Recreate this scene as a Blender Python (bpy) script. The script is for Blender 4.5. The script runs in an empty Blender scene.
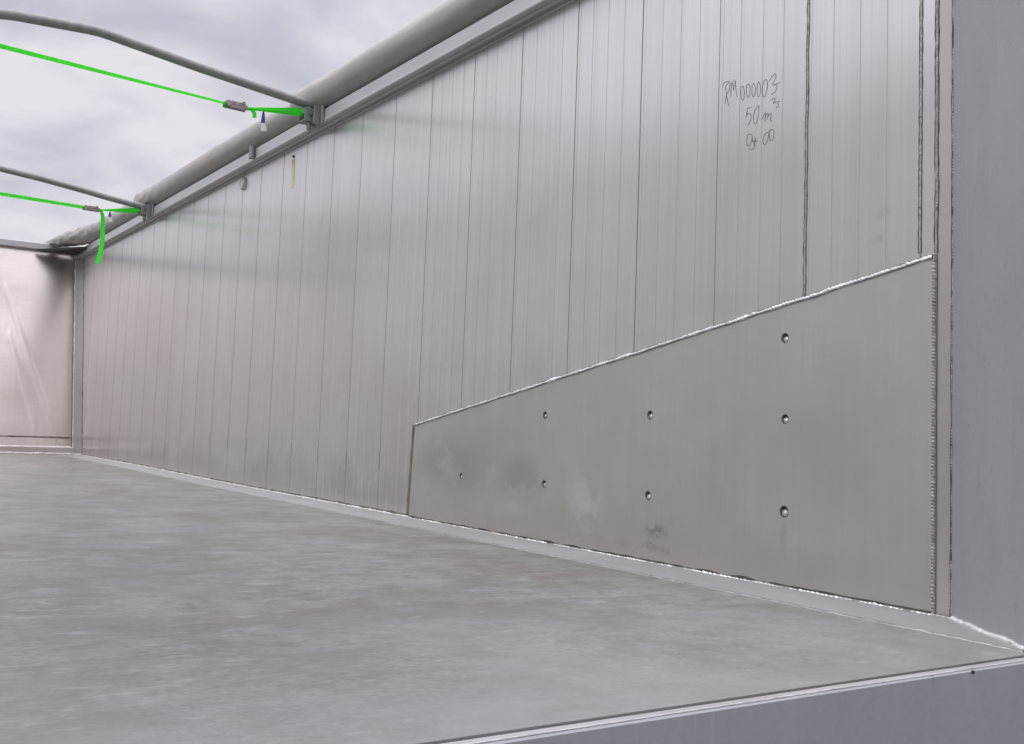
import bpy, bmesh, math, random
from mathutils import Vector, Matrix, noise
random.seed(7)
S = bpy.context.scene
# ------------------------------------------------------------------ camera
FPX, CX, CY = 1064.0, 512.0, 343.5
ax_x = Vector((704, 61.5, 1064)).normalized()          # world X (towards the rear) in camera space
ax_z = Vector((488, 12843, -1064)); ax_z = (ax_z - ax_x*ax_z.dot(ax_x)).normalized()
ax_y = ax_z.cross(ax_x)                                # world Y (towards the right side wall)
H, D = 0.405, 2.3687
EYE = Vector((0, -D, H))
cam = bpy.data.cameras.new('camera'); camo = bpy.data.objects.new('camera', cam); S.collection.objects.link(camo)
R = Matrix((ax_x, ax_y, ax_z))                         # camera space -> world
camo.matrix_world = Matrix.Translation(EYE) @ R.to_4x4()
cam.sensor_width = 36; cam.lens = 36*FPX/1024; cam.shift_y = (CY-372)/1024.0
cam.clip_start = 0.02; cam.clip_end = 3000
S.camera = camo
S.render.resolution_x, S.render.resolution_y = 1024, 744

def P(axis, val, px, py):
    """point of the plane axis=val (world) that was measured at a photo position"""
    r = R @ Vector((px-CX, CY-py, -FPX))
    return EYE + r*((val-EYE[axis])/r[axis])
def WX(px, py): return P(1, 0, px, py).x

# ------------------------------------------------------------------ light
SUN_EL, SUN_AZ = math.radians(58), math.radians(200)
W = bpy.data.worlds.new('World'); S.world = W; W.use_nodes = True
nt = W.node_tree; nt.nodes.clear()
def N(nt, t, **k):
    n = nt.nodes.new(t)
    for a, v in k.items(): setattr(n, a, v)
    return n
out = N(nt, 'ShaderNodeOutputWorld'); bg = N(nt, 'ShaderNodeBackground'); bg.inputs[1].default_value = 0.1
sky = N(nt, 'ShaderNodeTexSky', sky_type='NISHITA', sun_disc=False)
sky.sun_elevation = SUN_EL; sky.sun_rotation = SUN_AZ; sky.dust_density = 2
tc = N(nt, 'ShaderNodeTexCoord'); sep = N(nt, 'ShaderNodeSeparateXYZ'); nt.links.new(tc.outputs['Generated'], sep.inputs[0])
# cloud deck: direction projected on a plane overhead
zz = N(nt, 'ShaderNodeMath', operation='MAXIMUM'); nt.links.new(sep.outputs[2], zz.inputs[0]); zz.inputs[1].default_value = 0.0
za = N(nt, 'ShaderNodeMath', operation='ADD'); nt.links.new(zz.outputs[0], za.inputs[0]); za.inputs[1].default_value = 0.22
dv = N(nt, 'ShaderNodeVectorMath', operation='SCALE'); nt.links.new(tc.outputs['Generated'], dv.inputs[0])
inv = N(nt, 'ShaderNodeMath', operation='DIVIDE'); inv.inputs[0].default_value = 1; nt.links.new(za.outputs[0], inv.inputs[1])
nt.links.new(inv.outputs[0], dv.inputs['Scale'])
cn = N(nt, 'ShaderNodeTexNoise'); cn.inputs['Scale'].default_value = 2.9; cn.inputs['Detail'].default_value = 6; cn.inputs['Roughness'].default_value = .5
cn.inputs['Distortion'].default_value = .25
off = N(nt, 'ShaderNodeVectorMath', operation='ADD'); off.inputs[1].default_value = (3.55, 1.45, 0)
nt.links.new(dv.outputs[0], off.inputs[0]); nt.links.new(off.outputs[0], cn.inputs['Vector'])
cr = N(nt, 'ShaderNodeValToRGB'); e = cr.color_ramp.elements
e[0].position = .34; e[0].color = (5.6, 5.6, 6.5, 1); e[1].position = .57; e[1].color = (8.2, 7.95, 8.4, 1)
nt.links.new(cn.outputs['Fac'], cr.inputs[0])
# an overcast sky is brighter overhead
zb = N(nt, 'ShaderNodeMapRange'); zb.inputs[1].default_value = .40; zb.inputs[2].default_value = .95; zb.inputs[3].default_value = 1.0; zb.inputs[4].default_value = 4.0
nt.links.new(sep.outputs[2], zb.inputs[0])
cs = N(nt, 'ShaderNodeVectorMath', operation='SCALE'); nt.links.new(cr.outputs[0], cs.inputs[0]); nt.links.new(zb.outputs[0], cs.inputs['Scale'])
mx = N(nt, 'ShaderNodeMix', data_type='RGBA'); mx.inputs[0].default_value = .93
nt.links.new(sky.outputs[0], mx.inputs[6]); nt.links.new(cs.outputs[0], mx.inputs[7])
nt.links.new(mx.outputs[2], bg.inputs[0]); nt.links.new(bg.outputs[0], out.inputs[0])
sl = bpy.data.lights.new('sun', 'SUN'); so = bpy.data.objects.new('sun', sl); S.collection.objects.link(so)
sl.energy = 1.25; sl.angle = math.radians(25); sl.color = (1, .97, .92)
sdir = Vector((math.sin(SUN_AZ)*math.cos(SUN_EL), math.cos(SUN_AZ)*math.cos(SUN_EL), math.sin(SUN_EL)))
so.rotation_euler = sdir.to_track_quat('Z', 'Y').to_euler()
S.view_settings.view_transform = 'Standard'; S.view_settings.look = 'None'
S.view_settings.exposure = 0.0; S.view_settings.gamma = 1

# ------------------------------------------------------------------ helpers
class MB:
    def __init__(s): s.v = []; s.f = []; s.m = []
    def add(s, vs, fs, m=0):
        b = len(s.v); s.v += [tuple(p) for p in vs]; s.f += [tuple(i+b for i in f) for f in fs]; s.m += [m]*len(fs)
    def box(s, a, b, m=0):
        x0, y0, z0 = a; x1, y1, z1 = b
        s.add([(x0,y0,z0),(x1,y0,z0),(x1,y1,z0),(x0,y1,z0),(x0,y0,z1),(x1,y0,z1),(x1,y1,z1),(x0,y1,z1)],
              [(0,3,2,1),(4,5,6,7),(0,1,5,4),(1,2,6,5),(2,3,7,6),(3,0,4,7)], m)
    def obox(s, c, u, v, w, m=0):
        c = Vector(c); u = Vector(u); v = Vector(v); w = Vector(w)
        s.add([c+u*a+v*b+w*d for d in (-1,1) for b in (-1,1) for a in (-1,1)],
              [(0,2,3,1),(4,5,7,6),(0,1,5,4),(1,3,7,5),(3,2,6,7),(2,0,4,6)], m)
    def tube(s, pts, r, n=12, m=0, cap=True, up=Vector((0,0,1))):
        pts = [Vector(p) for p in pts]; rs = r if isinstance(r, (list, tuple)) else [r]*len(pts); b = len(s.v)
        for i, p in enumerate(pts):
            t = (pts[min(i+1, len(pts)-1)]-pts[max(i-1, 0)]).normalized()
            a = t.cross(up)
            if a.length < 1e-3: a = t.cross(Vector((1,0,0)))
            a.normalize(); c = a.cross(t)
            for k in range(n):
                q = 2*math.pi*k/n; s.v.append(tuple(p+(a*math.cos(q)+c*math.sin(q))*rs[i]))
        for i in range(len(pts)-1):
            for k in range(n):
                k2 = (k+1) % n; s.f.append((b+i*n+k, b+(i+1)*n+k, b+(i+1)*n+k2, b+i*n+k2)); s.m.append(m)
        if cap:
            s.f.append(tuple(b+k for k in range(n))); s.m.append(m)
            e = b+(len(pts)-1)*n; s.f.append(tuple(e+n-1-k for k in range(n))); s.m.append(m)
    def sweep(s, prof, x0, x1, m=0, steps=1):
        """closed YZ profile swept along X"""
        n = len(prof); b = len(s.v)
        for i in range(steps+1):
            x = x0+(x1-x0)*i/steps
            for (y, z) in prof: s.v.append((x, y, z))
        for i in range(steps):
            for k in range(n):
                k2 = (k+1) % n; s.f.append((b+i*n+k, b+i*n+k2, b+(i+1)*n+k2, b+(i+1)*n+k)); s.m.append(m)
        s.f.append(tuple(b+k for k in range(n))); s.m.append(m)
        s.f.append(tuple(b+steps*n+n-1-k for k in range(n))); s.m.append(m)
    def build(s, name, mats, parent=None, smooth=False, bevel=0, normals=True):
        me = bpy.data.meshes.new(name)
        org = parent_loc(parent)
        me.from_pydata([(p[0]-org[0], p[1]-org[1], p[2]-org[2]) for p in s.v], [], s.f)
        if not isinstance(mats, (list, tuple)): mats = [mats]
        for m in mats: me.materials.append(m)
        for p, m in zip(me.polygons, s.m): p.material_index = m; p.use_smooth = bool(smooth)
        if normals:
            bm = bmesh.new(); bm.from_mesh(me); bmesh.ops.recalc_face_normals(bm, faces=bm.faces); bm.to_mesh(me); bm.free()
        o = bpy.data.objects.new(name, me); S.collection.objects.link(o)
        if parent: o.parent = parent
        if bevel:
            b = o.modifiers.new('bevel', 'BEVEL'); b.width = bevel; b.segments = 2; b.limit_method = 'ANGLE'; b.angle_limit = .7
        if smooth == 'auto':
            try: me.set_sharp_from_angle(angle=math.radians(38))
            except Exception: pass
        return o
def parent_loc(p):
    v = Vector((0,0,0))
    while p is not None: v += p.location; p = p.parent
    return v
def thing(name, label, cat, loc, group=None):
    o = bpy.data.objects.new(name, None); o.empty_display_size = .1; S.collection.objects.link(o); o.location = loc
    o['label'] = label; o['category'] = cat
    if group: o['group'] = group
    return o
def struct(o): o['kind'] = 'structure'; return o

# ------------------------------------------------------------------ materials
def mat(name, base, rough=.4, metal=0.0, zdirt=None, spots=(), rear_tone=None, streak=None, blotch=None, bump=None, stains=(), coat=0, grad=None, rvar=.06, spec=.5, aniso=0):
    """streak/blotch = (scale xyz, amount, detail): brightness variation of the material itself
       stains = [(colour, scale xyz, lo, hi, strength)]"""
    m = bpy.data.materials.new(name); m.use_nodes = True; t = m.node_tree; t.nodes.clear()
    o = N(t, 'ShaderNodeOutputMaterial'); p = N(t, 'ShaderNodeBsdfPrincipled'); t.links.new(p.outputs[0], o.inputs[0])
    p.inputs['Metallic'].default_value = metal; p.inputs['Roughness'].default_value = rough; p.inputs['Coat Weight'].default_value = coat
    p.inputs['Specular IOR Level'].default_value = spec
    if aniso:
        p.inputs['Anisotropic'].default_value = aniso
        tg = N(t, 'ShaderNodeCombineXYZ'); tg.inputs[0].default_value = 1; t.links.new(tg.outputs[0], p.inputs['Tangent'])
    co = N(t, 'ShaderNodeTexCoord')
    def nz(scale, detail=5, r=.55, offs=(0,0,0), dist=0):
        mp = N(t, 'ShaderNodeMapping'); mp.inputs['Scale'].default_value = scale; mp.inputs['Location'].default_value = offs
        t.links.new(co.outputs['Object'], mp.inputs[0])
        n = N(t, 'ShaderNodeTexNoise'); n.inputs['Scale'].default_value = 1; n.inputs['Detail'].default_value = detail; n.inputs['Roughness'].default_value = r
        n.inputs['Distortion'].default_value = dist
        t.links.new(mp.outputs[0], n.inputs['Vector']); return n.outputs['Fac']
    def mr(src, a, b, c, d):
        x = N(t, 'ShaderNodeMapRange'); x.inputs[1].default_value = a; x.inputs[2].default_value = b; x.inputs[3].default_value = c; x.inputs[4].default_value = d
        t.links.new(src, x.inputs[0]); return x.outputs[0]
    rgb = N(t, 'ShaderNodeRGB'); rgb.outputs[0].default_value = (*base, 1); col = rgb.outputs[0]
    facs = []
    for q in (streak or []) + (blotch or []):
        sc, am = q[0], q[1]; f = nz(sc, q[2] if len(q) > 2 else 4, .55, (random.random()*9, random.random()*9, random.random()*9))
        facs.append(mr(f, .3, .7, 1-am, 1+am))
    for f in facs:
        s = N(t, 'ShaderNodeVectorMath', operation='SCALE'); t.links.new(col, s.inputs[0]); t.links.new(f, s.inputs['Scale']); col = s.outputs[0]
    rsrc = None
    for (c, sc, lo, hi, st) in stains:
        f = nz(sc, 7 if name == 'scuffed_floor' else 3, .62 if name == 'scuffed_floor' else .5, (random.random()*9, random.random()*9, random.random()*9), .4 if name == 'scuffed_floor' else 0); f = mr(f, lo, hi, 0, st)
        x = N(t, 'ShaderNodeMix', data_type='RGBA'); t.links.new(f, x.inputs[0]); t.links.new(col, x.inputs[6]); x.inputs[7].default_value = (*c, 1); col = x.outputs[2]
    if rear_tone:                                          # mixes in a paler tone towards the open rear end
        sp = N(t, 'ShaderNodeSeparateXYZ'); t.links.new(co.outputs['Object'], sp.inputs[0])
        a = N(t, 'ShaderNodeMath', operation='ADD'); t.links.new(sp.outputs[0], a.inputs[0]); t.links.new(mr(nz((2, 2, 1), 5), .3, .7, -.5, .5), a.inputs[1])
        f = mr(a.outputs[0], rear_tone[0], rear_tone[1], 0, .6); x = N(t, 'ShaderNodeMix', data_type='RGBA'); t.links.new(f, x.inputs[0]); t.links.new(col, x.inputs[6]); x.inputs[7].default_value = (*rear_tone[2], 1); col = x.outputs[2]
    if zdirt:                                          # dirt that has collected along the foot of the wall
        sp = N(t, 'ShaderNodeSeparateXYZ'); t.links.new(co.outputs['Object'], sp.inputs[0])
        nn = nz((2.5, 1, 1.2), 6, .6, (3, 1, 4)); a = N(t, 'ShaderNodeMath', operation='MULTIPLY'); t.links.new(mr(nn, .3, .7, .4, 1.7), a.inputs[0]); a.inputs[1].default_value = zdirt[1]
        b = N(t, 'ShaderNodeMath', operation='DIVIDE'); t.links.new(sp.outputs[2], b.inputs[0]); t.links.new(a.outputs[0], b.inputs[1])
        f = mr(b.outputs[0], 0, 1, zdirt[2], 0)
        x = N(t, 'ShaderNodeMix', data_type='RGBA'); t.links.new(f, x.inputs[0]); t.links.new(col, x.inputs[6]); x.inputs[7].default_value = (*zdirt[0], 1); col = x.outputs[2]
    for (c, rad_, cc, st, sc, lo, hi) in spots:        # smears and wiped patches, each at its own place on the sheet
        sp = N(t, 'ShaderNodeMapping', vector_type='POINT'); sp.inputs['Location'].default_value = (-c[0]/rad_[0], 0, -c[1]/rad_[1]); sp.inputs['Scale'].default_value = (1/rad_[0], 0, 1/rad_[1])
        t.links.new(co.outputs['Object'], sp.inputs[0]); ln = N(t, 'ShaderNodeVectorMath', operation='LENGTH'); t.links.new(sp.outputs[0], ln.inputs[0])
        m1 = mr(ln.outputs['Value'], .35, 1.0, 1, 0); m2 = mr(nz((sc, 1, sc), 6, .6, (c[0], 3, c[1]), .8), lo, hi, 0, st)
        a = N(t, 'ShaderNodeMath', operation='MULTIPLY'); t.links.new(m1, a.inputs[0]); t.links.new(m2, a.inputs[1])
        x = N(t, 'ShaderNodeMix', data_type='RGBA'); t.links.new(a.outputs[0], x.inputs[0]); t.links.new(col, x.inputs[6]); x.inputs[7].default_value = (*cc, 1); col = x.outputs[2]
    t.links.new(col, p.inputs['Base Color'])
    if rvar: rn = nz((2.2, 2.2, 1.1), 5); t.links.new(mr(rn, .3, .7, max(rough-rvar, .02), rough+rvar), p.inputs['Roughness'])
    if bump:
        h = None
        for (sc, st) in bump:
            b = N(t, 'ShaderNodeBump'); b.inputs['Distance'].default_value = st; b.inputs['Strength'].default_value = 1
            t.links.new(nz(sc, 3), b.inputs['Height'])
            if h: t.links.new(h, b.inputs['Normal'])
            h = b.outputs[0]
        t.links.new(h, p.inputs['Normal'])
    return m
WARM = (.42, .36, .32)
M = {}
def spot(px, py, rx, rz, col, st, sc=12, lo=.35, hi=.6, y=0):
    c = P(1, y, px, py); return ((c.x+6.5, c.z), (rx, rz), col, st, sc, lo, hi)
DK, LT, BR = (.22, .215, .21), (.72, .72, .73), (.34, .28, .22)
PLATE_SPOTS = [spot(657, 531, .075, .030, DK, .6, 45, .40, .54), spot(652, 546, .05, .022, DK, .5, 50, .40, .54), spot(668, 551, .04, .02, DK, .4, 34), spot(625, 541, .03, .02, DK, .35, 40),
               spot(785, 534, .020, .06, DK, .35, 30, .3, .7), spot(455, 465, .46, .15, (.44, .43, .41), .7, 7, .38, .50), spot(520, 478, .22, .12, (.43, .42, .40), .7, 6, .38, .48),
               spot(586, 500, .14, .16, LT, .5, 7, .42, .52), spot(430, 492, .16, .10, LT, .35, 6, .35, .6), spot(500, 505, .3, .07, LT, .3, 6, .4, .6), spot(610, 545, .5, .035, BR, .3, 14, .4, .7),
               spot(470, 525, .6, .04, BR, .25, 14, .4, .7), spot(700, 470, .25, .2, (.47, .45, .43), .3, 4, .4, .6), spot(850, 430, .3, .35, (.48, .47, .465), .3, 3, .35, .6)]
WALL_SPOTS = [spot(487, 372, .18, .13, (.70, .69, .68), .35, 6, .4, .55), spot(455, 360, .3, .12, (.69, .68, .66), .35, 5, .4, .58), spot(540, 372, .25, .10, (.66, .66, .66), .4, 5, .42, .55),
              spot(620, 330, .2, .10, (.70, .68, .65), .3, 5, .4, .6), spot(720, 305, .16, .06, (.66, .62, .54), .4, 5, .35, .6), spot(680, 300, .2, .08, (.68, .68, .67), .3, 6, .4, .6),
              spot(885, 212, .03, .02, DK, .25, 30), spot(878, 240, .04, .02, DK, .12, 30), spot(250, 470, .25, .06, (.55, .55, .55), .3, 12, .4, .6), spot(277, 436, .1, .06, (.5, .49, .48), .35, 12, .45, .6)]
M['wall'] = mat('ribbed_aluminium', (.81, .808, .80), .29, .86, streak=[((55, 1, .25), .03), ((220, 1, .15), .045), ((9, 1, .12), .025)],
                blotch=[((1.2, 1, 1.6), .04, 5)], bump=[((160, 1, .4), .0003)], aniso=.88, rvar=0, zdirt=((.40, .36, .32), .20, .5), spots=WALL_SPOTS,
                stains=[((.55, .46, .42), (.5, 1, .9), .45, .75, .25), ((.48, .46, .44), (3, 1, 2.2), .62, .8, .2)])
M['farwall'] = mat('dusty_aluminium', (.76, .755, .74), .38, .6, streak=[((9, 1, .12), .03)], blotch=[((1.2, 1, 1.6), .05, 5)])
M['plate'] = mat('mill_finish_aluminium', (.56, .55, .535), .38, .72, streak=[((60, 1, 2), .02), ((200, 1, 1.5), .018), ((4, 1, 300), .012)],
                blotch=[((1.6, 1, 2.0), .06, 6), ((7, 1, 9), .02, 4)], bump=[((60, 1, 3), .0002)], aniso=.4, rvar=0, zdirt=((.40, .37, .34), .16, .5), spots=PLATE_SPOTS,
                stains=[((.485, .475, .46), (1.6, 1, 2.6), .50, .66, .4), ((.64, .64, .65), (1.1, 1, 1.7), .56, .70, .3)])
M['strip'] = mat('weathered_aluminium', (.47, .465, .455), .42, .6, blotch=[((5, 5, 3), .07, 5)])
M['post'] = mat('blue_grey_paint', (.325, .33, .352), .42, .3, blotch=[((2, 2, 1.4), .06, 5), ((60, 60, 60), .03), ((9, 9, 3), .04, 6)], stains=[((.42, .42, .43), (120, 120, 5), .66, .74, .5), ((.2, .19, .18), (30, 30, 20), .68, .78, .5)], bump=[((70, 70, 70), .0003)])
M['rail'] = mat('rail_aluminium', (.52, .52, .53), .42, .6, streak=[((.6, 30, 40), .05)], blotch=[((3, 3, 3), .05, 5)])
M['bulk'] = mat('bulkhead_aluminium', (.74, .67, .62), .30, .92, streak=[((1, 30, .6), .02), ((1, 1, 60), .02)], blotch=[((1, 2, 2), .06, 5)],
                stains=[((.5, .42, .36), (1, 1.4, 3), .5, .8, .5)], rvar=0)
M['floor'] = mat('scuffed_floor', (.212, .209, .206), .42, .22, streak=[((3.5, 2.6, 1), .07, 8), ((24, 14, 1), .16, 8), ((90, 60, 1), .22, 6), ((9, 5, 1), .07, 8)],
                blotch=[((1.1, .9, 1), .07, 7), ((9, 9, 1), .06, 8)], bump=[((60, 40, 1), .0012)], rear_tone=(-2.3, -1.2, (.29, .29, .295)),
                stains=[((.170, .150, .132), (2.6, 2.3, 1), .49, .59, .7), ((.140, .121, .104), (9, 7, 1), .52, .64, .55), ((.37, .37, .37), (36, 15, 1), .57, .69, .5), ((.09, .08, .07), (14, 150, 1), .66, .74, .5), ((.42, .42, .42), (200, 9, 1), .68, .74, .5), ((.10, .09, .08), (48, 30, 1), .60, .70, .55),
                        ((.34, .34, .35), (2.0, 2.4, 1), .56, .66, .35)], rvar=.12)
M['edge'] = mat('floor_edge_plate', (.36, .36, .365), .42, .4, blotch=[((3, 6, 1), .08, 6)], stains=[((.32, .28, .25), (6, 9, 1), .55, .8, .5)])
M['weld'] = mat('bright_weld', (.66, .66, .66), .42, .5, blotch=[((60, 60, 60), .22, 3), ((7, 7, 7), .25, 4)])
M['oldweld'] = mat('grey_weld', (.36, .355, .35), .55, .4, blotch=[((90, 90, 90), .4, 3)])
M['plugweld'] = mat('dull_plug_weld', (.52, .515, .51), .5, .4, blotch=[((120, 120, 120), .4, 3)])
M['cornerweld'] = mat('corner_weld', (.55, .55, .55), .5, .4, blotch=[((60, 60, 60), .25, 3)])
M['grime_shade'] = mat('black_grime_shade', (.06, .058, .055), .8, 0)  # grime, and the painted shade inside the plug holes
M['dirt'] = mat('brown_dirt', (.14, .115, .095), .85, 0, blotch=[((20, 20, 20), .4, 4)])
M['joint'] = mat('joint_grime', (.36, .35, .345), .6, .3)
M['hair'] = mat('fine_joint_line', (.42, .415, .41), .5, .5)
M['faint'] = mat('faint_joint_line', (.66, .655, .65), .45, .6)
M['galv'] = mat('galvanised_steel', (.25, .255, .25), .5, .35, blotch=[((25, 25, 25), .15, 5)], stains=[((.22, .21, .2), (12, 12, 12), .55, .7, .5)])
M['tarp'] = mat('grey_pvc_tarpaulin', (.315, .31, .30), .42, 0, blotch=[((4, 9, 9), .06, 5)], bump=[((3, 9, 9), .006), ((30, 30, 30), .001)])
M['tarpband'] = mat('faded_tarp_band', (.325, .31, .285), .5, 0, blotch=[((6, 9, 9), .06, 5)])
M['strap'] = mat('neon_green_webbing', (.09, .86, .07), .6, 0, streak=[((200, 6, 200), .12), ((30, 90, 30), .18)], stains=[((.05, .35, .04), (20, 3, 20), .5, .75, .6)])
def webbing(m):                                         # thin woven tape lets the sky through
    t = m.node_tree; p = next(n for n in t.nodes if n.type == 'BSDF_PRINCIPLED'); o = next(n for n in t.nodes if n.type == 'OUTPUT_MATERIAL')
    tr = N(t, 'ShaderNodeBsdfTranslucent'); tr.inputs[0].default_value = (.30, .95, .22, 1); mixs = N(t, 'ShaderNodeMixShader'); mixs.inputs[0].default_value = .55
    t.links.new(p.outputs[0], mixs.inputs[1]); t.links.new(tr.outputs[0], mixs.inputs[2]); t.links.new(mixs.outputs[0], o.inputs[0])
webbing(M['strap'])
M['ratchet'] = mat('zinc_plated_ratchet', (.34, .29, .27), .35, .8, blotch=[((60, 60, 60), .2, 3)])
M['blue'] = mat('blue_label', (.02, .06, .28), .5); M['white'] = mat('white_label', (.72, .72, .70), .5)
M['ink'] = mat('pencil_grey_ink', (.13, .13, .14), .6); M['yellow'] = mat('yellow_chalk', (.58, .53, .34), .7, 0, blotch=[((40, 40, 20), .2, 4)])
M['plug'] = mat('grey_rubber_plug', (.5, .5, .49), .5)
M['black'] = mat('black_steel', (.018, .019, .018), .6, 0)
M['ground'] = mat('asphalt_yard', (.09, .09, .09), .9, 0, blotch=[((.3, .3, 1), .15, 6), ((30, 30, 1), .2, 3)])

# ------------------------------------------------------------------ weld bead
def bead(name, pts, nrm, w, h, mt, parent, pitch=.007, jit=.15, step=None, soot=None, lump=0, seed=0, seg=6):
    """half-round rippled bead along pts; nrm = direction it stands proud; soot = (width, material) wiggly stain beside it"""
    rnd = random.Random(seed); nrm = Vector(nrm).normalized(); pts = [Vector(p) for p in pts]
    L = sum((pts[i+1]-pts[i]).length for i in range(len(pts)-1)); step = step or pitch/3
    n = max(4, int(L/step)); mb = MB(); rows = []
    def at(s):
        for i in range(len(pts)-1):
            l = (pts[i+1]-pts[i]).length
            if s <= l or i == len(pts)-2: return pts[i]+(pts[i+1]-pts[i])*(s/l), (pts[i+1]-pts[i]).normalized()
            s -= l
    for k in range(n+1):
        s = L*k/n; c, t = at(s); side = t.cross(nrm).normalized()
        big = noise.noise(Vector((s*14, seed*3.1, 0)))*.6+noise.noise(Vector((s*55, seed*1.7, 4)))*.4
        rip = abs(math.sin(math.pi*s/pitch+noise.noise(Vector((s*30, 1, seed)))*1.5))
        ww = w*(1+jit*big*2)*(.80+.20*rip); hh = h*(1+jit*big*2+lump*max(0, noise.noise(Vector((s*38, seed, 9)))))*(.35+.65*rip)
        c = c+side*w*jit*1.2*noise.noise(Vector((s*9, seed, 2)))
        row = []
        for j in range(seg+1):
            a = math.pi*j/seg; arc = math.sin(a)
            row.append(c+side*ww*math.cos(a)+nrm*(hh*arc-.0005)+t*(-pitch*.5*(1-arc)))
        rows.append(row)
    b = 0
    for r in rows: mb.v += [tuple(p) for p in r]
    q = seg+1
    for k in range(n):
        for j in range(seg): mb.f.append((k*q+j, k*q+j+1, (k+1)*q+j+1, (k+1)*q+j)); mb.m.append(0)
    mats = [mt]
    if soot:
        sw, sm = soot; mats.append(sm); sp = []
        m2 = max(4, int(L/.006))
        for k in range(m2+1):
            s = L*k/m2; c, t = at(s); side = t.cross(nrm).normalized()
            c = c+side*w*jit*1.2*noise.noise(Vector((s*9, seed, 2)))
            a = w+sw*(.75+.8*noise.noise(Vector((s*32, seed, 7)))); d = w+sw*(.75+.8*noise.noise(Vector((s*32, seed, 17))))
            sp += [c+side*a+nrm*.0007, c-side*d+nrm*.0007]
        b = len(mb.v); mb.v += [tuple(p) for p in sp]
        for k in range(m2): mb.f.append((b+2*k, b+2*k+1, b+2*k+3, b+2*k+2)); mb.m.append(1)
    return mb.build(name, mats, parent, smooth=True)
def stripline(name, pts, nrm, w, mt, parent, seed=0, step=.02, lift=.0012, vary=.6):
    """thin wiggly stain or scribed line lying on a surface"""
    nrm = Vector(nrm).normalized(); pts = [Vector(p) for p in pts]; mb = MB(); sp = []
    for i in range(len(pts)-1):
        a, b = pts[i], pts[i+1]; n = max(1, int((b-a).length/step)); t = (b-a).normalized(); side = t.cross(nrm)
        for k in range(n+1):
            c = a+(b-a)*k/n; s = (c-pts[0]).length; ww = w*(1+vary*1.6*noise.noise(Vector((s*13, seed, 3))))
            sp += [c+side*ww+nrm*lift, c-side*ww+nrm*lift]
    mb.v = [tuple(p) for p in sp]
    for k in range(len(sp)//2-1): mb.f.append((2*k, 2*k+1, 2*k+3, 2*k+2)); mb.m.append(0)
    return mb.build(name, mt, parent)

# ================================================================== THE SETTING
XF, XR, WTOP, YL = -12.15, -1.267, 2.098, -2.50
mb = MB(); mb.box((-900, -900, -1.42), (900, 900, -1.4)); g = struct(mb.build('ground', M['ground']))
def zf(x):                                              # the floor lies a centimetre lower towards the rear
    t = min(1, max(0, (x+9.5)/3)); return -.0105*t*t*(3-2*t)
XS = [XF+(XR-XF)*k/40 for k in range(41)]
def sheet(y0, y1, dz, th, x0=XF, x1=XR):
    mb = MB(); xs = [x0]+[x for x in XS if x0 < x < x1]+[x1]
    for x in xs: mb.v += [(x, y0, zf(x)+dz), (x, y1, zf(x)+dz), (x, y1, zf(x)+dz-th), (x, y0, zf(x)+dz-th)]
    for i in range(len(xs)-1):
        for k in range(4): mb.f.append((4*i+k, 4*i+(k+1) % 4, 4*i+4+(k+1) % 4, 4*i+4+k)); mb.m.append(0)
    n = 4*len(xs); mb.f += [(0,1,2,3), (n-1,n-2,n-3,n-4)]; mb.m += [0, 0]; return mb
def along(x0, x1, y, dz): return [(x0, y, zf(x0)+dz)]+[(x, y, zf(x)+dz) for x in XS if x0 < x < x1]+[(x1, y, zf(x1)+dz)]
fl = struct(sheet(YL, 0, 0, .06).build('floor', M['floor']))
# lighter edge plate along the right wall, its scribed seam
YS = -.222
sheet(YS, -.004, .003, .0028, -12.0, XR-.002).build('edge_plate', M['edge'], fl)
bead('seam_weld', along(-12.0, XR-.004, YS-.001, .0), (0,0,1), .0032, .0026, M['edge'], fl, pitch=.05, jit=.6, step=.012, lump=1.5, seed=3)

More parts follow.
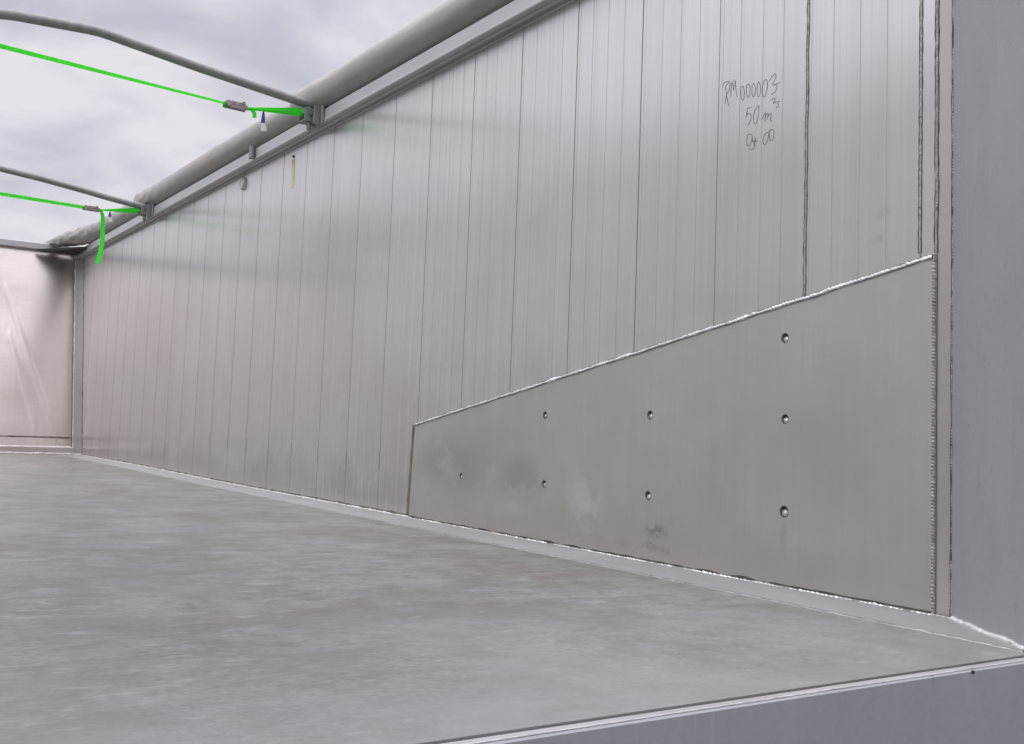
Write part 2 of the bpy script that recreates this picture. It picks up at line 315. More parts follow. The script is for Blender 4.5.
# ================================================================== RIGHT SIDE WALL
joints = [WX(*q) for q in [(922,10),(808,10),(720.7,10),(643.6,10),(579,10.7),(523.5,32),(475.7,56.6),(433.3,79),(395.8,120),(363.6,116),(335,129.5),
          (308,145),(284.5,158),(262,168.6),(243,190),(222.8,240),(206.2,240),(192.1,240),(178,240),(165.5,240),(153.9,240),(142.3,240),
          (132.3,240),(123.2,240),(113.2,250),(104,265),(95,270)]]
def plank_wall(name, joints, x0, x1, y, sgn, parent, mats):
    """one extruded sheet: profile along X with joint grooves and fine lines; sgn=-1 faces -Y"""
    prof = []                                           # (x, depth into the wall, material of the face that follows)
    js = sorted(joints, reverse=True); lim = [x1]+js+[x0]
    prof.append((x1, 0, 0))
    for i, j in enumerate(js):
        hi = lim[i]; wd = hi-j
        for fr, wh in ((.75,.0012),(.5,.0012),(.25,.0012),(.04,.001),(.88,.0008),(.62,.0007),(.31,.0007),(.16,.0008)):
            pass
        lines = [(.74+random.uniform(-.02,.02), .0016), (.5+random.uniform(-.02,.02), .0016), (.26+random.uniform(-.02,.02), .0016), (.045, .0010)]
        lines += [(random.uniform(.12,.95), .0006) for _ in range(2 if -4.5 < j < -2.9 else 0)]
        used = []
        for fr, hw in sorted(lines, reverse=True):
            if wd < .1 or any(abs(fr-u) < .02 for u in used): continue
            used.append(fr); xx = j+wd*fr
            d = .0008
            q = 1 if hi > -4.2 else 3; prof += [(xx+hw, 0, q), (xx, d, q), (xx-hw, 0, 0)]
        gw = (0.0015 if j > -2.5 else .0028) if j > -6 else .0042
        prof += [(j+gw, 0, 2), (j+gw*.5, .004, 2), (j-gw*.5, .004, 2), (j-gw, 0, 0)]
    prof.append((x0, 0, 0)); mb = MB()
    zs = [-.02, WTOP+.02]
    for (x, d, m) in prof:
        for z in zs: mb.v.append((x, y-sgn*d, z))
    for k in range(len(prof)-1): mb.f.append((2*k, 2*k+1, 2*k+3, 2*k+2)); mb.m.append(prof[k][2])
    # solid back
    b = len(mb.v); yb = y-sgn*.04
    for x in (x1, x0):
        for z in zs: mb.v.append((x, yb, z))
    mb.f += [(b, b+2, b+3, b+1), (0, 1, b+1, b), (2*len(prof)-2, b+2, b+3, 2*len(prof)-1)]; mb.m += [0, 0, 0]
    o = mb.build(name, mats, parent, normals=False)
    bm = bmesh.new(); bm.from_mesh(o.data); bmesh.ops.recalc_face_normals(bm, faces=bm.faces); bm.to_mesh(o.data); bm.free()
    return o
rw = thing('side_wall', 'tall ribbed aluminium side wall with handwriting and a riveted lower plate', 'wall', (-6.5, 0, 0))
XC = -1.651                                             # long weld between planks and corner strip
wp = plank_wall('wall_panel', joints, XF, XC, 0, -1, rw, [M['wall'], M['hair'], M['joint'], M['faint']])
# corner strip next to the rear post
mb = MB(); mb.box((XC, -.001, -.02), (-1.600, .04, WTOP+.02)); mb.build('corner_strip', M['strip'], rw)
# welds standing up the wall
n_ = (0, -1, 0)
bead('weld_bead', [(-2.083, 0, .82), (-2.083, 0, WTOP)], n_, .0040, .003, M['oldweld'], rw, pitch=.006, jit=.35, soot=(.0024, M['grime_shade']), seed=11)
bead('weld_bead', [(-1.701, 0, .905), (-1.701, 0, WTOP)], n_, .0042, .003, M['oldweld'], rw, pitch=.02, jit=.15, soot=(.0022, M['grime_shade']), seed=12)
bead('weld_bead', [(XC-.001, -.001, .9), (XC-.001, -.001, WTOP)], n_, .0045, .004, M['oldweld'], rw, pitch=.006, jit=.45, soot=(.0028, M['grime_shade']), lump=1.2, seed=13)
bead('weld_bead', [(XC-.004, -.0035, -.009), (XC-.004, -.0035, .9)], n_, .0062, .0085, M['oldweld'], rw, pitch=.0085, jit=.1, soot=(.0006, M['joint']), seed=14)
# lower reinforcement plate with plug holes
PT = .008
A = P(1, -PT, 415, 425); B = P(1, -PT, 932, 257)
holes = [(785,338),(785,419),(784,511.5),(650,415),(648,495.5),(545,415),(544,484),(461,476)]
hc = [P(1, -PT, *q) for q in holes]; hr = [.0135, .0135, .0165, .0135, .0145, .0130, .0140, .0120]
bm = bmesh.new(); XE = XC-.006
outl = [(-4.414, -.012), (XE, -.012), (XE, B.z), (A.x, A.z)]
loops = [[bm.verts.new((x, -PT, z)) for x, z in outl]]
for c, r in zip(hc, hr): loops.append([bm.verts.new((c.x+r*math.cos(k*math.pi/10), -PT, c.z+r*math.sin(k*math.pi/10))) for k in range(20)])
es = []
for l in loops:
    for i in range(len(l)): es.append(bm.edges.new((l[i], l[(i+1) % len(l)])))
bmesh.ops.triangle_fill(bm, edges=es, use_beauty=True)
for f in list(bm.faces):                                # drop anything filled inside a hole
    c = f.calc_center_median()
    if any((Vector((c.x, c.z))-Vector((h.x, h.z))).length < r*.95 and all((Vector((v.co.x, v.co.z))-Vector((h.x, h.z))).length < r*1.02 for v in f.verts) for h, r in zip(hc, hr)): bm.faces.remove(f)
ex = bmesh.ops.extrude_face_region(bm, geom=bm.faces[:])
bmesh.ops.translate(bm, vec=(0, PT-.0005, 0), verts=[v for v in ex['geom'] if isinstance(v, bmesh.types.BMVert)])
bmesh.ops.recalc_face_normals(bm, faces=bm.faces)
for v in bm.verts: v.co -= rw.location
me = bpy.data.meshes.new('lower_plate'); bm.to_mesh(me); bm.free(); me.materials.append(M['plate'])
pl = bpy.data.objects.new('lower_plate', me); S.collection.objects.link(pl); pl.parent = rw
for i, (c, r) in enumerate(zip(hc, hr)):                # plug welds: a lumpy button low in each hole
    mb = MB(); rr = r*.99; rings = 5; seg = 16; b = 0
    for a in range(rings+1):
        q = rr*a/rings
        for k in range(seg):
            an = 2*math.pi*k/seg; x = q*math.cos(an); z = q*math.sin(an)
            d = .0015+.006*math.exp(-((x/(rr*.55))**2+((z+rr*.38)/(rr*.42))**2))*(1+.4*noise.noise(Vector((x*200, z*200, i))))
            mb.v.append((c.x+x, -d, c.z+z))
    for a in range(rings):
        for k in range(seg): mb.f.append((a*seg+k, a*seg+(k+1) % seg, (a+1)*seg+(k+1) % seg, (a+1)*seg+k)); mb.m.append(1 if (a >= rings-1 or (a >= 2 and 1 <= k <= 6)) else 0)  # rim and upper arc coloured dark as the hole's inner shade
    mb.build('plug_weld', [M['plugweld'], M['grime_shade']], pl, smooth=True)
    # raised burnt ring round the hole
    rp = [Vector((c.x+(r+.0004)*math.cos(k*math.pi/12), -PT, c.z+(r+.0004)*math.sin(k*math.pi/12))) for k in range(25)]
    bead('hole_rim', rp, n_, .0014, .0014, M['dirt'], pl, pitch=.009, jit=.6, seed=40+i, seg=4)
TW = [Vector((A.x, -PT+.001, A.z+.002)), Vector((XE, -PT+.001, B.z+.002))]
bead('weld_bead', TW, (0, -1, .5), .0060, .0050, M['weld'], pl, pitch=.013, jit=.45, step=.004, soot=(.0016, M['grime_shade']), lump=1.0, seed=21)
stripline('grime_line', [(A.x-.026, -.0002, A.z), (-4.4400, -.0002, -.01)], n_, .010, M['dirt'], pl, seed=5, vary=.5)
# rust-brown smears below the plug welds
def smear(name, pxs, parent, m, y=-PT-.0004, ww=.006, seed=1): stripline(name, [P(1, y, *q) for q in pxs], n_, ww, m, parent, seed=seed, step=.006, lift=.0003, vary=1.0)

# floor welds
bead('weld_bead', along(-11.5, -4.42, -.003, .002), (0, -.7, .7), .0085, .006, M['weld'], rw, pitch=.05, jit=.35, step=.02, seed=31)
bead('weld_bead', along(-4.42, XC, -.0095, .0015), (0, -.7, .7), .0052, .0042, M['weld'], rw, pitch=.016, jit=.6, step=.004, lump=1.6, seed=32)
stripline('grime_line', along(-11.5, -4.42, -.0002, .011), n_, .0035, M['dirt'], rw, seed=6, vary=1.3, step=.06)
stripline('grime_line', along(-4.41, XE, -PT-.0003, .0085), n_, .0022, M['grime_shade'], pl, seed=7, vary=1.6, step=.01)
bead('weld_bead', [(XC-.004, -.012, -.0065), (-1.600, -.015, -.0065)], (0, -.7, .7), .0045, .0045, M['oldweld'], rw, pitch=.008, jit=.4, lump=1, seed=33)
# long dark scuffs that sit on the plank joints, low down
for q in [(209.5,438),(227.5,440),(246.3,444),(268,446),(291,450),(317.5,454),(346,457),(379,460)]:
    c = P(1, -.0008, *q); stripline('scuff_mark', [(c.x, -.0008, c.z-.05), (c.x, -.0008, c.z+.04)], n_, .0035, M['joint'], rw, seed=q[0], lift=.0002)

# top rail: closed extrusion with a lip, dark gap under the roll
rail = [(.045, 2.098), (-.076, 2.098), (-.0795, 2.101), (-.0795, 2.110), (-.0765, 2.114), (-.0765, 2.170), (-.073, 2.174), (.045, 2.174)]
mb = MB(); mb.sweep(rail, XF-.12, XR)
tr = mb.build('top_rail', M['rail'], rw, bevel=.002)
mb = MB(); mb.box((XF, -.050, 2.090), (XR, -.038, 2.0978)); mb.box((XF, -.014, 2.084), (XR, -.002, 2.0977)); mb.build('rail_rib', M['rail'], tr)
# stub pipe hanging on the rail, round plug, screw and yellow chalk mark
c = P(1, -.095, 252, 153); mb = MB(); mb.tube([(c.x, c.y, c.z+.045), (c.x, c.y, c.z-.035)], .019, 16); mb.tube([(c.x, c.y, c.z-.031), (c.x, c.y, c.z-.037)], .0205, 16)
mb.build('stub_pipe', M['galv'], tr, smooth='auto')
c = P(1, -.01, 243, 183.5); mb = MB(); mb.tube([(c.x, -.0005, c.z), (c.x, -.018, c.z), (c.x, -.024, c.z)], [.045, .045, .038], 24); mb.build('round_plug', M['plug'], rw, smooth='auto')
c = P(1, 0, 294, 156.5); mb = MB(); mb.tube([(c.x, 0, c.z), (c.x, -.008, c.z)], .009, 6); mb.build('screw', M['black'], rw)
stripline('chalk_mark', [P(1, 0, 293.5, 159), P(1, 0, 292.5, 188)], n_, .024, M['yellow'], rw, lift=.0012, vary=.15)

# handwriting on the planks (stroke points measured in a 7.44x crop)
strokes = [
 [(165,195),(185,168),(222,158)],[(190,200),(196,262),(184,328)],[(190,200),(210,172),(224,180),(216,225),(194,258)],[(194,258),(202,290),(214,340)],
 [(228,275),(231,220),(238,160)],[(238,160),(247,195),(250,225)],[(250,225),(256,185),(263,158)],[(263,158),(268,215),(276,280)],[(246,150),(258,150),(262,165)],
 [(322,195),(306,205),(303,250),(312,296),(326,290),(330,240),(322,195)],[(362,178),(348,195),(346,240),(356,276),(368,262),(372,210),(362,178)],
 [(400,172),(388,190),(386,235),(394,272),(406,262),(412,210),(400,172)],[(438,160),(426,190),(424,240),(434,274),(446,255),(450,200),(438,160)],
 [(492,144),(474,165),(462,220),(470,270),(484,268),(500,215),(502,165),(492,144)],
 [(515,160),(535,125),(556,104),(566,118),(556,150),(540,186),(562,182),(598,165)],[(560,182),(574,200),(560,235),(530,256)],
 [(530,300),(550,286),(560,292),(545,322),(566,312),(596,310)],[(575,318),(584,335),(568,358)],
 [(352,372),(348,398),(340,435)],[(350,362),(382,350)],[(346,412),(366,398),(380,415),(374,455),(352,486)],
 [(438,340),(412,370),(398,420),(402,466),(416,472),(432,430),(438,380),(438,340)],
 [(462,446),(474,410),(488,392),(486,430),(482,456)],[(486,420),(504,396),(508,400),(502,442)],[(506,420),(526,400),(530,404),(526,450),(538,452)],
 [(386,556),(362,552),(348,590),(352,636),(368,634),(386,596),(388,560)],[(388,560),(392,610),(402,600),(408,640),(386,668),(364,660)],[(406,575),(414,592),(400,640)],[(412,600),(430,608)],
 [(508,535),(478,560),(468,608),(482,632),(500,600),(510,560),(508,535)],[(520,520),(516,560),(524,602),(546,580),(550,530),(532,518),(514,530)]]
mb = MB()
for s in strokes:
    pts = [P(1, 0, 700+a/7.44, 60+b/7.44) for a, b in s]
    fine = []
    for i in range(len(pts)-1):                         # Catmull-Rom so the pen strokes curve
        p0, p1, p2, p3 = pts[max(i-1,0)], pts[i], pts[i+1], pts[min(i+2,len(pts)-1)]
        for k in range(6):
            t = k/6; fine.append(.5*((2*p1)+(p2-p0)*t+(2*p0-5*p1+4*p2-p3)*t*t+(3*p1-p0-3*p2+p3)*t**3))
    fine.append(pts[-1]); sp = []
    for i, c in enumerate(fine):
        t = (fine[min(i+1,len(fine)-1)]-fine[max(i-1,0)]).normalized(); sd = t.cross(Vector(n_))*(.0010*(1+.5*noise.noise(c*60)))
        sp += [c+sd+Vector((0,-.0006,0)), c-sd+Vector((0,-.0006,0))]
    mb.add(sp, [(2*k, 2*k+1, 2*k+3, 2*k+2) for k in range(len(fine)-1)])
mb.build('handwriting', M['ink'], rw)

# front corner strip (chamfer between side wall and front wall)
XB0, XB1 = -11.75, -12.25                               # the front wall leans forward
mb = MB()
a = [Vector((-11.52, -.002, 0)), Vector((XB0, -.044, 0)), Vector((XB1, -.060, 2.15)), Vector((-12.10, -.002, 2.098))]
mb.add(a+[p+Vector((-.02, .02, 0)) for p in a], [(0,1,2,3),(7,6,5,4),(0,4,5,1),(1,5,6,2),(2,6,7,3),(3,7,4,0)]); cp = mb.build('front_corner_strip', M['strip'], rw)
bead('weld_bead', [a[1]+Vector((.003,0,.0)), a[2]+Vector((.003,0,0))], (1,-.6,0), .009, .006, M['weld'], cp, pitch=.08, jit=.5, step=.02, seed=51)
stripline('grime_line', [a[0]+Vector((.012,0,0)), a[3]+Vector((.012,0,0))], n_, .008, M['dirt'], cp, seed=52, vary=1.2)
bead('weld_bead', [a[0]+Vector((.01,-.01,.004)), a[1]+Vector((.01,-.005,.004))], (.5,-.5,.7), .010, .008, M['weld'], cp, pitch=.05, jit=.3, step=.02, seed=53)

# ================================================================== REAR POST (right) and its twin
def rear_post(y0, sg, label, ins):
    t = thing('rear_post', label, 'post', (XR, y0, 0), 'blue grey posts at the rear corners')
    # plan outline: starts on the wall, runs diagonally inwards to the rear edge
    o = [(-1.600, y0+sg*.010), (-1.342, y0+sg*(.010+.162*ins)), (XR-.012, y0+sg*(.010+.207*ins)), (XR, y0+sg*(.010+.207*ins)), (XR, y0-sg*.05), (-1.600, y0-sg*.05)]
    mb = MB(); n = len(o); mb.v = [(x, y, -.03) for x, y in o]+[(x, y, 2.30) for x, y in o]
    mb.f = [tuple(range(n)), tuple(range(2*n-1, n-1, -1))]+[(i, (i+1) % n, n+(i+1) % n, n+i) for i in range(n)]; mb.m = [0]*(n+2)
    body = mb.build('post_body', M['post'], t, bevel=.004)
    for z in (.4, 1.2, 2.0):
        mb = MB(); mb.tube([(XR+.012, y0-sg*.03, z-.05), (XR+.012, y0-sg*.03, z+.05)], .016, 14); mb.build('hinge', M['galv'], t, smooth='auto')
    if sg < 0:
        bead('weld_bead', [(-1.600, y0+sg*.010, -.01), (-1.600, y0+sg*.010, WTOP)], (.3, -1, 0), .0022, .0022, M['oldweld'], t, pitch=.008, jit=.6, soot=(.0018, M['grime_shade']), seed=61)
        bead('weld_bead', [(-1.594, y0-.018, -.0065), (-1.342, y0-.178, -.0065), (XR-.012, y0-.223, -.0065)], (-.45, -.75, .8), .0080, .0062, M['cornerweld'], t, pitch=.009, jit=.4, lump=1.3, seed=62)
    return t
rear_post(0, -1, 'smooth blue grey corner post at the right edge of the photo, beside the side wall', 1.0)
# ================================================================== LEFT SIDE WALL (opposite, beyond the frame)
lw = thing('side_wall', 'opposite ribbed side wall of the trailer body, out of the picture on the left', 'wall', (-6.5, YL, 0))
plank_wall('wall_panel', joints, XF, -1.60, YL, 1, lw, [M['farwall'], M['hair'], M['joint'], M['faint']])
mb = MB(); mb.sweep([(YL-.045, 2.098), (YL+.0765, 2.098), (YL+.0765, 2.174), (YL+.05, 2.178), (YL+.03, 2.52), (YL-.045, 2.52)], XF-.12, XR); mb.build('top_rail', M['rail'], lw, bevel=.002)  # upper part is an invented extension, shaping the band reflected in the right wall
rear_post(YL, 1, 'smooth blue grey corner post of the opposite side, out of the picture on the left', .5)

# ================================================================== REAR SILL
sl_ = thing('rear_sill', 'blue grey metal sill with a bright edge below the rear end of the floor', 'sill', (XR, -1.25, -.1))
SP = [(XR+.007, -.0135), (XR+.026, -.0135), (XR+.030, -.0175), (XR+.030, -.20), (XR+.007, -.20)]
mb = MB(); mb.v = [(x, YL, z) for x, z in SP]+[(x, .04, z) for x, z in SP]
mb.f = [(0,1,2,3,4),(9,8,7,6,5)]+[(i, (i+1) % 5, 5+(i+1) % 5, 5+i) for i in range(5)]; mb.m = [0]*7
sb = mb.build('sill_beam', M['post'], sl_)
mb = MB(); mb.box((XR+.0075, YL, -.0134), (XR+.0232, .04, -.0126)); mb.build('sill_cap', M['rail'], sl_)
mb = MB(); mb.box((XR+.0235, YL, -.0134), (XR+.0270, .04, -.0122)); mb.build('worn_edge_glint', M['weld'], sl_)  # worn sill edge, its highlight painted as a bright strip
mb = MB(); mb.box((XR-.01, YL, -.30), (XR+.003, .04, -.0715)); mb.build('back_plate', M['post'], sl_)
c = P(0, XR+.031, 973, 672); mb = MB()
mb.tube([(XR+.0295, c.y, c.z), (XR+.0330, c.y, c.z)], .0035, 8)
mb.build('rivet', M['black'], sl_)

# ================================================================== FRONT WALL
fw = thing('front_wall', 'far aluminium front wall with diagonal creases, closing the trailer body at the left', 'wall', (-12, -1.25, 0))
def bx(z): return XB0+(XB1-XB0)*z/2.15
ZT = 2.225
mb = MB(); ny, nz_ = 60, 44
CR = [(P(0, -12, *a_).y, P(0, -12, *a_).z, P(0, -11.8, *b_).y, P(0, -11.8, *b_).z) for a_, b_ in (((8,290),(56,436)), ((9,335),(36,428)))]
def crease(y, z):                                       # pressed diagonal creases, 12 mm proud
    d = 0
    for (ya, za, yb, zb) in CR:
        t = (z-za)/(zb-za)
        if -.02 < t < 1.02: d = max(d, .006*max(0, 1-abs(y-(ya+(yb-ya)*t))/.028))
    for (ya, za, yb, zb) in [(YL-a_, b_, YL-c_, d_) for a_, b_, c_, d_ in CR]:
        t = (z-za)/(zb-za)
        if -.02 < t < 1.02: d = max(d, .006*max(0, 1-abs(y-(ya+(yb-ya)*t))/.028))
    return d
ny, nz_ = 420, 40
for j in range(nz_+1):
    z = .07+(ZT-.07)*j/nz_
    for i in range(ny+1):
        y = YL+.044+(-.044-YL-.044)*i/ny; mb.v.append((bx(z)+crease(y, z)+.012*math.sin(math.pi*(z/ZT))*math.sin(math.pi*(y/YL)*3)+.012*noise.noise(Vector((y*1.5, z*1.0, 4)))-.018*math.exp((y+.06)/.10), y, z))
for j in range(nz_):
    for i in range(ny): mb.f.append((j*(ny+1)+i, j*(ny+1)+i+1, (j+1)*(ny+1)+i+1, (j+1)*(ny+1)+i)); mb.m.append(0)
mb.box((-12.36, YL, -.02), (-12.30, 0, ZT))
mb.build('sheet', M['bulk'], fw, smooth=True)
mb = MB(); mb.box((XB1-.06, YL-.04, 2.155), (XB1+.05, .045, ZT)); mb.build('top_rail', M['rail'], fw, bevel=.006)
mb = MB(); mb.box((XB0-.14, YL, -.002), (XB0+.035, -.03, .072)); mb.build('base_ledge', M['bulk'], fw, bevel=.004)
bead('weld_bead', [(XB0+.036, YL, .004), (XB0+.036, -.07, .004)], (1,0,.4), .012, .010, M['weld'], fw, pitch=.05, jit=.35, step=.02, seed=71)
bead('weld_bead', [(XB0+.02, YL, .073), (XB0+.02, -.07, .073)], (1,0,1), .010, .008, M['weld'], fw, pitch=.05, jit=.35, step=.02, seed=72)
stripline('grime_line', [(bx(.16)+.004, YL+.07, .17), (bx(.16)+.004, -.07, .17)], (1,0,.2), .006, M['dirt'], fw, seed=73)
# black gusset plate under the end of the roll
g0 = [P(2, 2.150, 46, 249.5), P(2, 2.150, 83, 247.5), P(2, 2.150, 76, 255)]
mb = MB(); q = [Vector((-12.18, -.46, 2.152)), Vector((-12.18, -.02, 2.152)), Vector((-11.55, -.02, 2.152)), Vector((-11.65, -.14, 2.152))]
mb.add(q+[p-Vector((0,0,.022)) for p in q], [(0,1,2,3),(7,6,5,4),(0,4,5,1),(1,5,6,2),(2,6,7,3),(3,7,4,0)]); mb.build('corner_gusset', M['black'], fw)

# ================================================================== ROLLED TARPAULIN
XBOW1, XBOW2 = P(1, -.078, 316, 113).x, P(1, -.078, 150, 210).x
tp = thing('rolled_tarpaulin', 'long grey tarpaulin rolled up along the top rail of the side wall', 'tarpaulin', (-6.5, 0, 2.29))
YC, ZC, RT = -.026, 2.281, .094
def roll(x0, x1, n, seg=28, r_of=None, close=True):
    mb = MB()
    for i in range(n+1):
        x = x0+(x1-x0)*i/n; rr, dy, dz = r_of(x)
        for k in range(seg):
            a = 2*math.pi*k/seg
            wr = 1+.035*noise.noise(Vector((x*1.0, math.cos(a)*1.5, math.sin(a)*1.5)))+.022*noise.noise(Vector((x*3.5, math.cos(a)*4, math.sin(a)*4)))+wrink(x)*noise.noise(Vector((x*9, math.cos(a)*3.0, math.sin(a)*3.0)))
            mb.v.append((x, YC+dy+rr*wr*math.cos(a), ZC+dz+rr*wr*math.sin(a)))
    for i in range(n):
        for k in range(seg): mb.f.append((i*seg+k, i*seg+(k+1) % seg, (i+1)*seg+(k+1) % seg, (i+1)*seg+k)); mb.m.append(0)
    if close: mb.f += [tuple(range(seg)), tuple((n+1)*seg-1-k for k in range(seg))]; mb.m += [0, 0]
    return mb
def wrink(x):
    return .012+.18*math.exp(-((x+12.3)/1.6)**2)+.10*math.exp(-((x-XBOW2+.2)/.5)**2)+.05*math.exp(-((x-XBOW1+.2)/.3)**2)
def rad(x):
    r = RT
    for xb, k in ((XBOW1-.32, .018), (XBOW2-.45, .018)):
        if x < xb: r -= k*math.exp((x-xb)/.5)          # far side of each bow stays pinched, then fills again
        else: r += .006*math.exp(-(x-xb)/.8)+.010*math.exp(-(x-xb)/.6)-.03*math.exp(-(x-xb)/.03)
    if x < -11.5: r *= max(.22, 1-((-11.5-x)/.95)**2.2)
    q = min(1, max(0, (-10.9-x)/1.5))
    return r, -.36*q*q, (r-RT)*.4-.02*q
mb = roll(-12.40, XR+.02, 1000, r_of=rad); body = mb.build('roll', M['tarp'], tp, smooth=True)
xb0, xb1 = P(1, -.05, 200, 150).x, P(1, -.05, 222, 140).x
mb = roll(xb0, xb1, 40, r_of=lambda x: (rad(x)[0]+.0012, 0, rad(x)[2]), close=False); mb.build('faded_band', M['tarpband'], tp, smooth=True)
# ================================================================== ROOF BOWS
def bow(xb, pts, label, s=1.0, n=1):
    t = thing('roof_bow', label, 'roof bow', (xb, -.1, 2.18), 'roof bows across the trailer')
    P_ = [Vector((xb, y, z)) for y, z in pts]; fine = []
    for i in range(len(P_)-1):
        for k in range(10): fine.append(P_[i].lerp(P_[i+1], k/10))
    fine.append(P_[-1])
    for _ in range(1): fine = [fine[0]]+[(fine[i-1]+fine[i]*2+fine[i+1])/4 for i in range(1, len(fine)-1)]+[fine[-1]]
    mb = MB(); mb.tube(fine, .0255, 20); mb.build('bow_tube', M['galv'], t, smooth='auto')
    for e, y0, sg in ((0, -.078, -1), (-1, YL+.078, 1)):
        z0 = 2.13
        mb = MB()
        mb.box((xb-.050, min(y0, y0+sg*.012), z0-.045), (xb+.125, max(y0, y0+sg*.012), z0+.062))                 # back plate on the rail
        mb.box((xb-.046, min(y0+sg*.012, y0+sg*.085), z0-.022), (xb-.038, max(y0+sg*.012, y0+sg*.085), z0+.055))
        mb.box((xb+.036, min(y0+sg*.012, y0+sg*.085), z0-.022), (xb+.044, max(y0+sg*.012, y0+sg*.085), z0+.055))
        mb.box((xb-.0379, min(y0+sg*.014, y0+sg*.082), z0-.020), (xb+.0359, max(y0+sg*.014, y0+sg*.082), z0-.010))
        mb.box((xb+.085, min(y0+sg*.012, y0+sg*.05), z0-.045), (xb+.093, max(y0+sg*.012, y0+sg*.05), z0+.060))
        br = mb.build('bracket', M['galv'], t, bevel=.003)
        mb = MB(); mb.tube([(xb-.058, y0+sg*.05, z0+.024), (xb+.056, y0+sg*.05, z0+.024)], .011, 6); mb.tube([(xb+.020, y0+sg*.048, z0+.03), (xb+.020, y0+sg*.048, z0-.062)], .0135, 10)
        mb.tube([(xb+.020, y0+sg*.048, z0-.058), (xb+.020, y0+sg*.048, z0-.085)], .008, 8)
        mb.build('bolt', M['galv'], br, smooth='auto')
        mb = MB(); p = Vector((xb, y0+sg*.03, z0+.05)); mb.tube([(xb, y0+sg*.05, z0-.005), (xb, y0+sg*.045, z0+.085)], .020, 14); mb.tube([(xb, y0+sg*.045, z0+.095), (xb, y0+sg*.045, z0+.079)], .023, 14)
        mb.build('socket', M['galv'], br, smooth='auto')
    return t
bow(XBOW1, [(-.105, 2.212), (-.178, 2.222), (-.472, 2.257), (-.752, 2.290), (-1.28, 2.364), (-1.70, 2.346), (-2.38, 2.212)],
    'nearer galvanised roof bow, bent tube crossing the top left corner')
bow(XBOW2, [(-.105, 2.176), (-.40, 2.212), (-.647, 2.250), (-.954, 2.292), (-1.28, 2.325), (-1.8, 2.26), (-2.38, 2.176)],
    'farther galvanised roof bow, nearest the front wall')

# ================================================================== RATCHET STRAPS
def ribbon(mb, pts, hw, tilt, th=.0012, m=0):
    """webbing: hw half width, tilt = angle of the width direction from vertical (0 = on edge facing us, 90 = flat)"""
    pts = [Vector(p) for p in pts]; b = len(mb.v)
    for i, p in enumerate(pts):
        t = (pts[min(i+1, len(pts)-1)]-pts[max(i-1, 0)]).normalized()
        u = Vector((0,0,1)) if abs(t.z) < .8 else Vector((0,1,0))
        sde = (u-t*u.dot(t)).normalized(); nn = t.cross(sde)
        a = math.radians(tilt[i]); wdir = sde*math.cos(a)+nn*math.sin(a); nd = t.cross(wdir)
        w = hw[i] if isinstance(hw, (list, tuple)) else hw
        for s1, s2 in ((1,1),(-1,1),(-1,-1),(1,-1)): mb.v.append(tuple(p+wdir*w*s1+nd*th*s2))
    n = len(pts)
    for i in range(n-1):
        for k in range(4): mb.f.append((b+4*i+k, b+4*i+(k+1) % 4, b+4*(i+1)+(k+1) % 4, b+4*(i+1)+k)); mb.m.append(m)
    mb.f += [(b,b+1,b+2,b+3), (b+4*n-1,b+4*n-2,b+4*n-3,b+4*n-4)]; mb.m += [m, m]
def lin(a, b, n): return [a+(b-a)*k/n for k in range(n+1)]
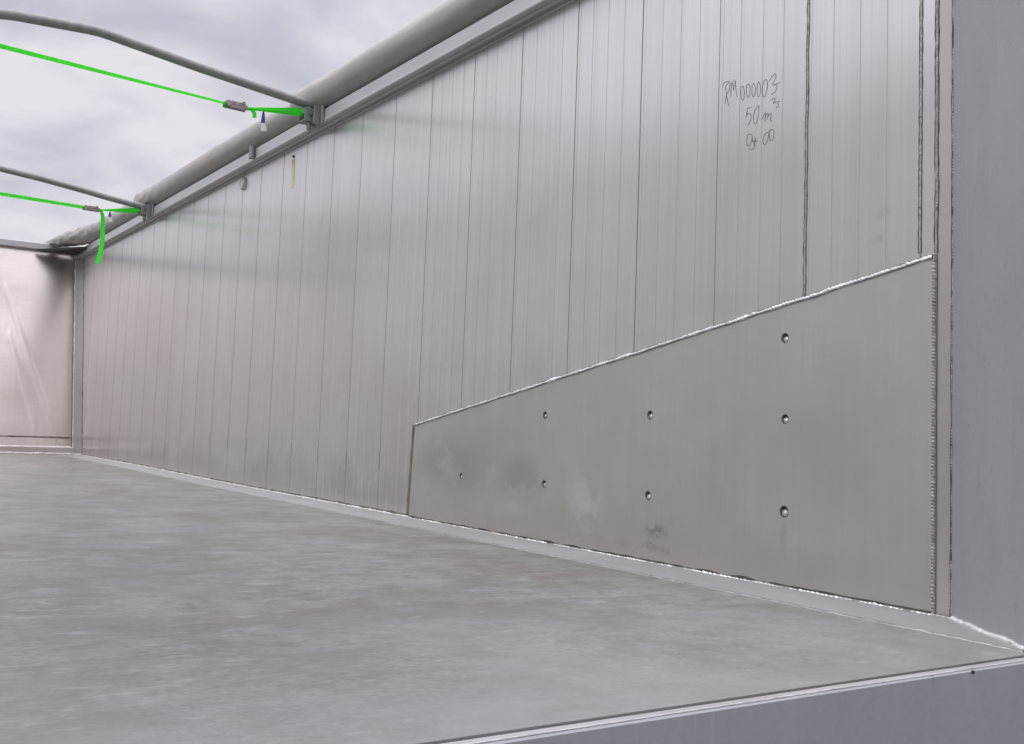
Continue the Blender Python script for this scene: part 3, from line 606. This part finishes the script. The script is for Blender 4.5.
def strap(xb, left, ra, rb, hook, tail, tagp, label, hwl, tl0, tl1, taghw):
    t = thing('ratchet_strap', label, 'strap', (xb, ra[1]*.5+rb[1]*.5, 2.1), 'green ratchet straps below the roof bows')
    ra, rb, hook, left = Vector(ra), Vector(rb), Vector(hook), Vector(left)
    end = left+(left-ra).normalized()*((left.y-(YL+.09))/abs((left-ra).normalized().y)) if left.y > YL+.09 else left
    mb = MB(); pts = lin(end, ra, 40); ribbon(mb, pts, hwl, [tl0+(tl1-tl0)*k/40 for k in range(41)]); mb.build('webbing', M['strap'], t)
    mb = MB(); n = 14; dz = Vector((0,0,1))             # loop round the bracket eye: two layers fanning apart
    ribbon(mb, lin(rb+dz*.003, hook+dz*.010, n), [.006+.012*k/n for k in range(n+1)], [68-50*k/n for k in range(n+1)])
    ribbon(mb, lin(rb-dz*.003+Vector((.004,0,0)), hook-dz*.010+Vector((.012,0,0)), n), [.004+.010*k/n for k in range(n+1)], [60-40*k/n for k in range(n+1)])
    mb.tube([hook+Vector((-.022,.0,0)), hook+Vector((.03,.0,0))], .011, 8)
    mb.build('strap_loop', M['strap'], t)
    d = (rb-ra).normalized(); c = (ra+rb)/2; l = (rb-ra).length/2; up = Vector((1,0,0)).cross(d); up = up if up.z > 0 else -up
    mb = MB()
    for s in (-1, 1):
        mb.obox(c+Vector((s*.021,0,0))-up*.004, d*l*.98, up*.014, Vector((.0016,0,0)))
        mb.obox(c+Vector((s*.024,0,0))+up*.008+d*l*.15, d*l*.62, up*.009, Vector((.0016,0,0)))
    mb.tube([c-d*l*.70+Vector((-.03,0,0)), c-d*l*.70+Vector((.03,0,0))], .017, 14)
    mb.tube([c+d*l*.82-up*.004+Vector((-.026,0,0)), c+d*l*.82-up*.004+Vector((.026,0,0))], .0075, 10)
    mb.obox(c-up*.012+d*l*.2, d*l*.7, up*.003, Vector((.019,0,0)))
    rt = mb.build('ratchet', M['ratchet'], t, bevel=.001)
    mb = MB(); mb.tube([c+d*l*.55+up*.016+Vector((-.032,0,0)), c+d*l*.55+up*.016+Vector((.032,0,0))], .009, 12); mb.obox(c+up*.018+d*l*.1, d*l*.45, up*.002, Vector((.017,0,0))); mb.build('handle', M['galv'], rt, smooth='auto')
    mb = MB(); mb.tube([c-d*l*.70+Vector((-.019,0,0)), c-d*l*.70+Vector((.019,0,0))], .0195, 16); mb.build('wound_webbing', M['strap'], rt, smooth='auto')
    mb = MB(); ribbon(mb, [Vector(p) for p in tail[0]], tail[1], tail[2]); mb.build('loose_end', M['strap'], t)
    a, b, c2 = [Vector(p) for p in tagp]; mb = MB()
    ribbon(mb, lin(a, b, 3), [taghw*.45, taghw*.7, taghw*.85, taghw*.9], [60, 30, 15, 10], th=.0005)
    tg = mb.build('label_tag', M['blue'], t); mb = MB()
    ribbon(mb, lin(b+Vector((0,0,-.0005)), c2, 2), [taghw*.9, taghw*1.15, taghw*1.4], [10, 8, 5], th=.0005); mb.build('white_part', M['white'], tg)
def B1(px, py): return P(0, XBOW1, px, py)
def B2(px, py): return P(0, XBOW2, px, py)
def spl(pts, n=6):
    pts = [Vector(p) for p in pts]; o = []
    for i in range(len(pts)-1):
        p0, p1, p2, p3 = pts[max(i-1,0)], pts[i], pts[i+1], pts[min(i+2,len(pts)-1)]
        for k in range(n):
            t = k/n; o.append(.5*((2*p1)+(p2-p0)*t+(2*p0-5*p1+4*p2-p3)*t*t+(3*p1-p0-3*p2+p3)*t**3))
    return o+[pts[-1]]
t1 = spl([B1(247,109), B1(251,109.5), B1(254,112.5), B1(254.5,118)])
strap(XBOW1, B1(10,48.5), B1(224,103), B1(247,108.5), B1(301,112.8), (t1, .011, [75-60*k/len(t1) for k in range(len(t1))]), [B1(263.5,111.5), B1(263,123), B1(264,131)],
      'nearer green ratchet strap with a short loose end and hanging blue label', .0125, 25, 84, .012)
t2 = spl([B2(99,210.5), B2(101.5,212), B2(102.8,219), B2(102.5,235), B2(101,250), B2(97.5,263.5)])
strap(XBOW2, B2(10,195.3), B2(83,207.2), B2(100,210), B2(138,211), (t2, [.010+.012*min(1, k/12) for k in range(len(t2))], [70-30*k/len(t2) for k in range(len(t2))]),
      [B2(110,211.5), B2(109.7,217), B2(110.5,222)], 'farther green ratchet strap with a long loose end dangling in front of the wall', .0145, 15, 35, .012)
